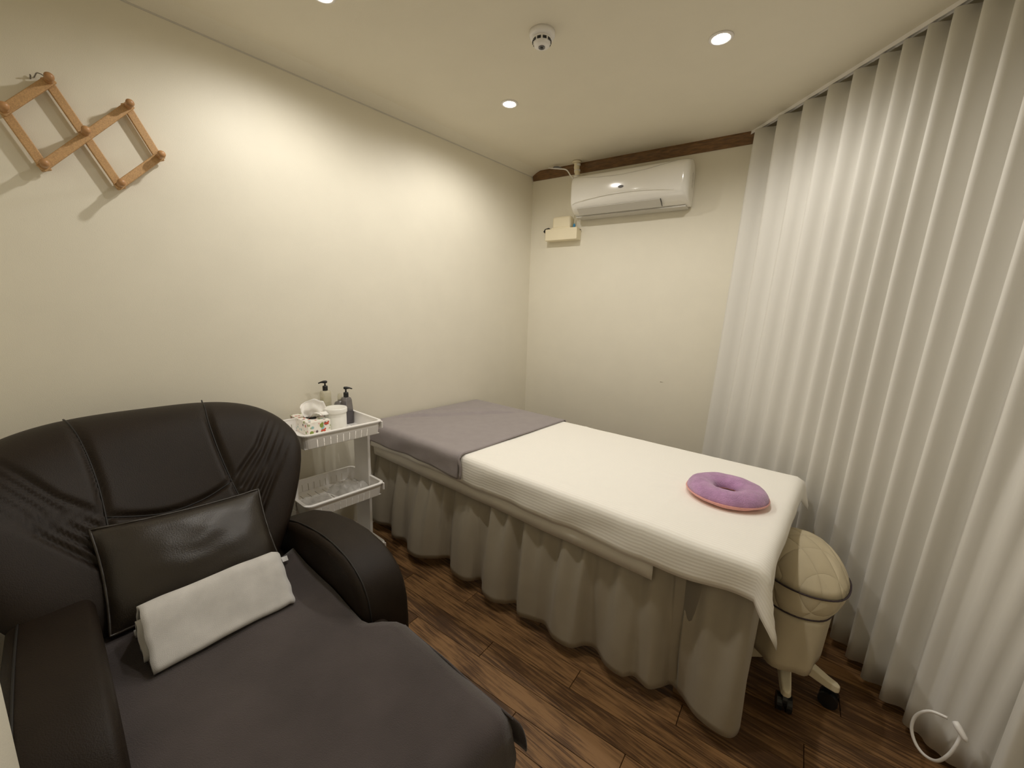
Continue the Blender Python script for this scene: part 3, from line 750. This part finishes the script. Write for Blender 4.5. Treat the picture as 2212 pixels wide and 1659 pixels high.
# tissue box
e = empty('tissue_box', (.147, -1.855, TZ), 'small tissue box with colourful woodland print on the top trolley tray', 'tissue box')
mesh_obj('carton', *boxv(.046, .248, -1.918, -1.813, TZ, .772), M['print'], e, smooth=False, bevel=.0015)
mesh_obj('opening', *lathev([(.0005, 0), (.032, 0), (.032, .0008), (.0005, .0012)], c=(.147, -1.865, .772), seg=24, sx=1.6, sy=.7), M['leather_dk'], e)
V = []; NU, NVV = 22, 14
for i in range(NU+1):
    u = i/NU
    for j in range(NVV+1):
        v = j/NVV; t = (u-.5)*2
        wd_ = .020+.045*v
        x = .150+.030*math.sin(t*2.6)*(.3+.7*v)+.012*nz(u*4, v*3, 1)
        y = -1.862+t*wd_+.022*v*v
        z = .768+.088*v*(1-.38*abs(t)**1.6)-.05*max(0, t-.45)*v*2.2+.014*v*nz(u*5, v*3, 6)
        V.append((x, y, z))
mesh_obj('tissue', V, gridf(NU+1, NVV+1), M['tissue'], e, solid=.0006)
V = []
for i in range(13):
    u = i/12; t = (u-.5)*2
    for j in range(9):
        v = j/8
        V.append((.168+.055*v+.008*nz(u*4, v*4, 11), -1.855+t*(.028-.008*v)+.03*v, .772+.030*math.sin(v*PI*.8)+.006*nz(u*5, v*5, 3)*v))
mesh_obj('tissue_fold', V, gridf(13, 9), M['tissue'], e, solid=.0006)
# printed trees and red animals on the two visible faces
def decal(name, mt, pts3, nrm):
    n = len(pts3); off = Vector(nrm)*.0006
    V = [Vector(p)+off for p in pts3]+[Vector(p) for p in pts3]
    mesh_obj(name, V, [tuple(range(n))]+[(i, n+i, n+(i+1) % n, (i+1) % n) for i in range(n)], mt, e, smooth=False)
leaf = [(0, -.012), (.006, -.008), (.009, 0), (.008, .007), (.003, .011), (-.003, .011), (-.008, .007), (-.009, 0), (-.006, -.008)]
fox = [(-.012, -.006), (-.004, -.004), (.004, -.008), (.010, -.006), (.009, .001), (.013, .006), (.008, .010), (.003, .004), (-.006, .004), (-.012, .0)]
for y, z, nm, mt, sh_ in ((-1.856, .750, 'tree_print', 'green', leaf), (-1.832, .757, 'animal_print', 'red', fox), (-1.848, .726, 'animal_print', 'red', fox), (-1.903, .720, 'tree_print', 'green', leaf)):
    decal(nm, M[mt], [(.2482, y+a, z+b) for a, b in sh_], (1, 0, 0))
# white jar with lid
e = empty('jar', (.190, -1.757, TZ), 'round white plastic jar with a screw lid beside the tissue box', 'jar')
mesh_obj('body', *lathev([(.047, 0), (.049, .004), (.049, .078), (.047, .080), (.004, .080)], c=(.190, -1.757, TZ), seg=40), M['jar'], e)
mesh_obj('lid', *lathev([(.0525, .080), (.0535, .083), (.0535, .100), (.051, .1045), (.046, .1035), (.004, .102)], c=(.190, -1.757, TZ), seg=40), M['jar'], e)
# pump bottles
def pump(name, x, y, label, sh_, hb, rb, mt, hz, spout, inner):
    e = empty(name, (x, y, TZ), label, 'bottle', 'pump bottles on the trolley')
    k = rb
    if sh_ == 'square': V, F = loft([[(a, b, TZ+z) for a, b in rrect(x-k*s, x+k*s, y-k*s, y+k*s, k*.3*s, 3)] for s, z in ((.92, 0), (1, .004), (1, hb-.012), (.9, hb-.004), (.45, hb))], True, True)
    else: V, F = loft([[(a, b, TZ+z) for a, b in rrect(x-k*s, x+k*s, y-k*s, y+k*s, k*.45*s, 4)] for s, z in ((1.0, 0), (1.06, .004), (.92, hb*.6), (.80, hb-.014), (.66, hb-.003), (.45, hb))], True, True)
    mesh_obj('bottle_body', V, F, mt, e, smooth=False, bevel=.0015)
    if inner:
        V, F = loft([[(a, b, TZ+z) for a, b in rrect(x-k*.9, x+k*.9, y-k*.9, y+k*.9, k*.3, 3)] for z in (.004, hb*inner)], True, True)
        mesh_obj('contents', V, F, M['oil'] if mt is M['smoke'] else M['clear'], e, smooth=False)
    mesh_obj('collar', *lathev([(.011, hb-.001), (.0125, hb+.002), (.0125, hb+.020), (.0115, hb+.024), (.004, hb+.025)], c=(x, y, TZ), seg=20), M['dark'], e)
    mesh_obj('stem', *tubev([(x, y, TZ+hb+.02), (x, y, TZ+hb+hz)], .0042, 10), M['dark'], e)
    d = Vector((*spout, 0)).normalized(); top = Vector((x, y, TZ+hb+hz+.003))
    mesh_obj('pump_head', *tubev([top-d*.011, top-d*.006, top+d*.004, top+d*.018+Vector((0, 0, -.001)), top+d*.031+Vector((0, 0, -.006))], [.004, .0075, .0075, .0042, .0028], 10), M['dark'], e)
    mesh_obj('dip_tube', *tubev([(x, y, TZ+.01), (x, y, TZ+hb)], .0016, 6), M['tag'], e)
    return e
pump('pump_bottle', .078, -1.752, 'clear pump bottle of pale oil with black pump behind the tissue box', 'square', .172, .022, M['clear'], .041, (-.4, -1), .8)
pump('pump_bottle', .145, -1.677, 'smoked grey pump bottle half full beside the white jar', 'taper', .138, .028, M['smoke'], .044, (.45, 1), .5)
e = empty('spray_bottle', (.095, -1.685, TZ), 'small translucent capped bottle hidden behind the smoked grey pump bottle', 'bottle')
mesh_obj('bottle_body', *lathev([(.028, 0), (.030, .004), (.030, .092), (.026, .104), (.013, .110), (.011, .116), (.002, .117)], c=(.095, -1.685, TZ), seg=24), M['smoke'], e)
mesh_obj('nozzle_cap', *lathev([(.0125, .114), (.0125, .136), (.010, .139), (.010, .148), (.002, .150)], c=(.095, -1.685, TZ), seg=18), M['clear'], e)
# clear plastic bags in the middle tray
def bag(cx_, cy_, lx, ly, z0, hgt, ang, seed, label):
    V = []; n1, n2 = 20, 14
    for side in (1, -1):
        for i in range(n1+1):
            for j in range(n2+1):
                u, v = i/n1*2-1, j/n2*2-1
                b = ((1-u**4)*(1-v**4))**.5
                x, y = v*ly/2*(1-.06*abs(u)), u*lx/2
                z = z0+.002+(hgt*(.55+.45*nz(u*2.6, v*2.6, seed)) if side > 0 else 0)*b+.006*b*nz(u*6, v*6, seed+2)*(side > 0)
                V.append((cx_+x*math.cos(ang)-y*math.sin(ang), cy_+x*math.sin(ang)+y*math.cos(ang), z))
    k = (n1+1)*(n2+1); F = gridf(n1+1, n2+1); F += [tuple(reversed([a+k for a in f])) for f in F]
    o = mesh_obj('plastic_bag', V, F, M['bag'], loc=(cx_, cy_, z0))
    tag(o, label, 'bag', 'plastic bags in the middle tray')
Z2 = .452-.066+.003
bag(.26, -1.74, .15, .17, Z2, .060, .25, 1, 'puffed clear plastic bag at the right of the middle trolley tray')
bag(.285, -1.91, .13, .15, Z2, .030, -.15, 5, 'flat clear plastic bag left in the middle trolley tray')

# ------------------------------------------------------------------ armchair
ch = empty('reclining_armchair', (.8, -2.44, 0), 'dark brown leather reclining armchair with rounded winged back', 'armchair')
CYc = -2.445
# back: local frame along the reclined plane
B0 = Vector((.735, CYc, .40)); BT = Vector((.265, CYc, .905)); bl = (BT-B0).length; bd = (BT-B0).normalized(); bnm = Vector((bd.z, 0, -bd.x)); lat = Vector((0, 1, 0))
def outline(t):
    # lateral a, along b, from angle t
    c_, s_ = math.cos(t), math.sin(t); ex = 2/2.9
    a = (.392 if c_ > 0 else .462)*math.copysign(abs(c_)**ex, c_); b = .395*math.copysign(abs(s_)**ex, s_)+.355
    k = .60+.40*sm(-.05, .50, b) if c_ > 0 else .84+.16*sm(-.05, .45, b)
    return a*k, b
seams = {}
def backpt(a, b, lift):
    # wings curve forward, top rolls backward
    fwd = .11*(abs(a)/.44)**2.2*sm(.72, .35, b)+.02*(abs(a)/.44)**2
    tr = -.05*max(0, (b-.55)/.2)**2
    p = B0+bd*b+lat*a+bnm*(fwd+tr+lift)
    return p
def seamcurves():
    cs = []
    cs.append(('L', [(-.215, .73), (-.19, .60), (-.175, .46), (-.172, .33), (-.175, .22)]))
    cs.append(('R', [(.150, .745), (.132, .62), (.130, .50), (.138, .36), (.150, .26), (.155, .2)]))
    cs.append(('H', [(-.172, .335), (-.05, .305), (.05, .315), (.13, .345)]))
    return cs
def seg_d(px, py, pts):
    best = 9
    for (x0, y0), (x1, y1) in zip(pts, pts[1:]):
        dx, dy = x1-x0, y1-y0; t = max(0, min(1, ((px-x0)*dx+(py-y0)*dy)/(dx*dx+dy*dy)))
        best = min(best, math.hypot(px-x0-t*dx, py-y0-t*dy))
    return best
main = [[(v.x, v.y) for v in catmull([(a, b, 0) for a, b in c], 6)] for _, c in seamcurves()]
pleats = []
for k in range(5):
    f = k/4
    pleats.append([(.155+.02*f, .36-.17*f), (.24+.02*f, .45-.13*f), (.33+.02*f, .60-.15*f), (.37+.02*f, .66-.16*f)])
    pleats.append([(-.18-.02*f, .34-.14*f), (-.26-.02*f, .42-.12*f), (-.35-.02*f, .56-.14*f), (-.39-.02*f, .61-.15*f)])
def lift(a, b, rho):
    h = .075*max(0, 1-rho**5)**.5
    g = 0
    for c in main: g = max(g, math.exp(-(seg_d(a, b, c)/.009)**2))
    for c in pleats: g = max(g, 1.0*math.exp(-(seg_d(a, b, c)/.008)**2))
    return h-.014*g*min(1, 3*(1-rho))
V = []; NA, NR = 200, 84
for i in range(NR+1):
    rho = math.sin(i/NR*PI/2)
    for k in range(NA):
        t = 2*PI*k/NA; a, b = outline(t); a *= rho; b = .355+(b-.355)*rho
        V.append(backpt(a, b, lift(a, b, rho)))
for i in range(NR-1, -1, -2):
    rho = math.sin(i/NR*PI/2)
    for k in range(NA):
        t = 2*PI*k/NA; a, b = outline(t); a *= rho; b = .355+(b-.355)*rho
        V.append(backpt(a, b, -.085*max(0, 1-rho**5)**.5))
nr = len(V)//NA
F = [(i*NA+k, i*NA+(k+1) % NA, (i+1)*NA+(k+1) % NA, (i+1)*NA+k) for i in range(nr-1) for k in range(NA)]
back = mesh_obj('backrest', V, F, M['leather'], ch)
def rho_of(a, b):
    t = math.atan2((b-.355)/.395, a/.44)
    for _ in range(3):
        pass
    best = 0
    lo, hi = 0, 2
    ang = math.atan2(b-.355, a)
    # radial search for outline along this direction
    R_ = min((math.hypot(*[outline(x)[0], outline(x)[1]-.355]) for x in [2*PI*q/180 for q in range(180)] if abs((math.atan2(outline(x)[1]-.355, outline(x)[0])-ang+PI) % (2*PI)-PI) < .03), default=.4)
    return min(.98, math.hypot(a, b-.355)/R_)
for c in main:
    pts = [backpt(a, b, lift(a, b, rho_of(a, b))+.0015) for a, b in c]
    mesh_obj('seam', *tubev(pts, .0026, 6), M['leather_dk'], back)
# arms
def arm(y0, y1, nm, ext=0):
    pr = [(.40, .06), (.40, .40), (.47, .462), (.585, .518), (.72, .560), (.872, .585), (.97, .589), (1.056, .579), (1.105, .562), (1.146, .536), (1.172, .50), (1.186, .455), (1.192, .39), (1.194, .312), (1.19, .06)]
    pr = [(x+ext*sm(.75, 1.0, x), z) for x, z in pr]
    n = len(pr); ys = [(y0, .84), (y0+.005, .94), (y0+.016, 1.0), (y0+.05, 1.012), (y1-.05, 1.012), (y1-.016, 1.0), (y1-.005, .94), (y1, .84)]
    V = []
    for y, k in ys:
        sh2 = (1-k)*.13
        for x, z in pr:
            zz = z-sh2*(1 if z > .1 else 0)*1.1; xx = x-sh2*(.9 if x > .5 else 0)*sm(.9+ext, 1.19+ext, x)
            V.append((xx, y, zz))
    F = [(i*n+j, i*n+(j+1) % n, (i+1)*n+(j+1) % n, (i+1)*n+j) for i in range(len(ys)-1) for j in range(n)]
    F += [tuple(range(n)), tuple(reversed(range((len(ys)-1)*n, len(ys)*n)))]
    o = mesh_obj(nm, V, F, M['leather'], ch, smooth=True)
    md = o.modifiers.new('b', 'BEVEL'); md.width = .006; md.segments = 2; md.limit_method = 'ANGLE'
    for yy in (y0+.022,):
        pts = [(x, yy, z+.001) for x, z in pr[2:13]]
        mesh_obj('arm_seam', *tubev(catmull(pts, 4), .0022, 6), M['leather_dk'], o)
    return o
arm(-2.188, -2.036, 'armrest'); arm(-2.815, -2.668, 'armrest', .118)
# seat, leg rest, base
mesh_obj('seat_cushion', *boxv(.50, 1.19, -2.694, -2.186, .22, .444), M['leather'], ch, smooth=False, bevel=.03, seg=4)
mesh_obj('leg_rest', *boxv(1.185, 1.645, -2.70, -2.125, .345, .446), M['leather'], ch, smooth=False, bevel=.03, seg=4)
mesh_obj('base_frame', *boxv(.42, 1.16, -2.70, -2.18, .05, .23), M['leather'], ch, smooth=False, bevel=.01)
for s in (-2.60, -2.28):
    mesh_obj('leg_rest_link', *tubev([(1.1, s, .16), (1.45, s, .35)], .012, 8), M['steel'], ch)
for x in (.47, 1.12):
    for y in (-2.74, -2.10): mesh_obj('foot', *lathev([(.022, 0), (.026, .06), (.020, .062)], c=(x, y, 0), seg=14), M['dark'], ch)

# dark towel over the seat and leg rest
def cov_top(u, v):
    h = .004*nz(u*3, v*4, 1)+.002*nz(u*9, v*9, 4)
    h += .028*sm(-2.215, -2.165, v)*sm(1.19, 1.05, u)*0
    h += .012*sm(.86, .72, u)
    return h
cv = drape('seat_towel', .735, 1.630, -2.688, -2.192, .4500, (0, .34, 0, .0), .03, .022, M['cover'], topfn=cov_top, wave=.05, wfreq=12, thick=.004, loc=(1.2, -2.44, .45))
# widen beyond the arms so it covers the leg rest and falls over its right side
me = cv.data
for v in me.vertices:
    wx, wy, wz = v.co.x+1.2, v.co.y-2.44, v.co.z+.45
    if wx > 1.16 and wy > -2.30:
        k = sm(1.19, 1.27, wx); g = sm(-2.30, -2.192, wy); wy += .078*k*g
        dz = k*sm(-2.145, -2.115, wy)*.012; wz -= dz
        if wz < .43: wy += .02*g*sm(.43, .3, wz)
    if wx < 1.19 and wy > -2.24:
        wz += .020*sm(-2.235, -2.19, wy)*sm(1.19, 1.0, wx)
    v.co = (wx-1.2, wy+2.44, wz-.45)
tag(cv, 'dark grey-brown towel spread over the armchair seat and leg rest', 'towel')
# side fall with the puffed corner
V = []
for i in range(25):
    u = 1.27+(1.665-1.27)*i/24
    for j in range(9):
        f = j/8; dr = .11*f*(.55+.45*sm(1.3, 1.6, u)); y = -2.113+.012*math.sin(f*PI/2)+.030*sm(1.52, 1.66, u)*math.sin(f*PI*.6)
        x = u+.012*sm(1.6, 1.66, u)*f
        V.append((x, y, .4425-dr*(1 if f > 0 else 0)-.003*f+.006*nz(u*8, f*2)))
mesh_obj('side_fall', V, gridf(25, 9), M['cover'], cv, solid=.004)

# lumbar cushion
cu = empty('lumbar_cushion', (.80, -2.452, .455), 'glossy dark brown leather cushion leaning on the armchair back', 'cushion')
cc = Vector((.702, -2.450, .575)); uv_ = Vector((-.60, .0, .70)).normalized(); lv_ = Vector((.0, 1, -.045)).normalized(); nv_ = lv_.cross(uv_).normalized()
if nv_.x < 0: nv_ = -nv_
V = []; n1, n2 = 34, 24
for side in (1, -1):
    for i in range(n1+1):
        for j in range(n2+1):
            u, v = i/n1*2-1, j/n2*2-1
            b = max(0, (1-abs(u)**2.6)*(1-abs(v)**2.4))**.55
            pinch_u = 1-.045*(1-v*v); pinch_v = 1-.07*(1-u*u)
            wr = .006*b*nz(u*2.5, v*3, 4)
            V.append(cc+lv_*(u*.203*pinch_u)+uv_*(v*.142*pinch_v)+nv_*(side*.058*b+wr))
k = (n1+1)*(n2+1); F = gridf(n1+1, n2+1); F += [tuple(reversed([a+k for a in f])) for f in F]
M['leather_gl'] = mat('cushion_leather', (38, 31, 23), .38, .08, 9, .15, 300, spec=.5)
mesh_obj('pad', V, F, M['leather_gl'], cu)
edge = []
for i in range(n1+1): edge.append((i/n1*2-1, 1))
for j in range(1, n2+1): edge.append((1, 1-2*j/n2))
for i in range(1, n1+1): edge.append((1-2*i/n1, -1))
for j in range(1, n2): edge.append((-1, -1+2*j/n2))
mesh_obj('piping', *tubev([cc+lv_*(u*.2045*(1-.045*(1-v*v)))+uv_*(v*.1435*(1-.07*(1-u*u)))+nv_*(.002*nz(u*6, v*6)) for u, v in edge], .0042, 6, closed=True), M['leather_gl'], cu)
q = cc+lv_*.203-uv_*.105
mesh_obj('care_tag', [q, q+lv_*.020, q+lv_*.020-uv_*.016, q-uv_*.016, q+nv_*.001, q+lv_*.020+nv_*.001, q+lv_*.020-uv_*.016+nv_*.001, q-uv_*.016+nv_*.001], [(0, 1, 2, 3), (7, 6, 5, 4), (0, 4, 5, 1), (1, 5, 6, 2), (2, 6, 7, 3), (3, 7, 4, 0)], M['tag'], cu, smooth=False)

# folded light grey towel on the seat
tw = empty('folded_towel', (.89, -2.445, .456), 'thick light grey towel folded into a roll on the armchair seat', 'towel')
def towel_layer(path, y0, y1, n, seed):
    P = catmull([(x, 0, z) for x, z in path], 6); V = []
    for i in range(n+1):
        f = i/n
        for q in P:
            V.append((q.x+.020*(1-f)*0+(f-.5)*-.012+.004*nz(f*4, q.x*20, seed), y0+(y1-y0)*f+.004*nz(q.x*30, q.z*30, seed), q.z+.005*nz(f*3+q.x*4, q.z*6, seed+1)-.006*(f > .97)))
    return V, gridf(n+1, len(P))
outer = [(.820, .470), (.812, .480), (.822, .510), (.842, .545), (.866, .567), (.890, .566), (.915, .545), (.945, .512), (.972, .484), (.984, .470), (.972, .4635), (.93, .4625), (.88, .4625)]
inner = [(.800, .4655), (.84, .484), (.862, .515), (.880, .540), (.897, .535), (.92, .505), (.945, .482), (.93, .478), (.89, .478)]
mesh_obj('outer_fold', *towel_layer(outer, -2.603, -2.288, 26, 2), M['grey_towel'], tw, solid=.012)
mesh_obj('inner_fold', *towel_layer(inner, -2.612, -2.296, 22, 6), M['grey_towel'], tw, solid=.012)
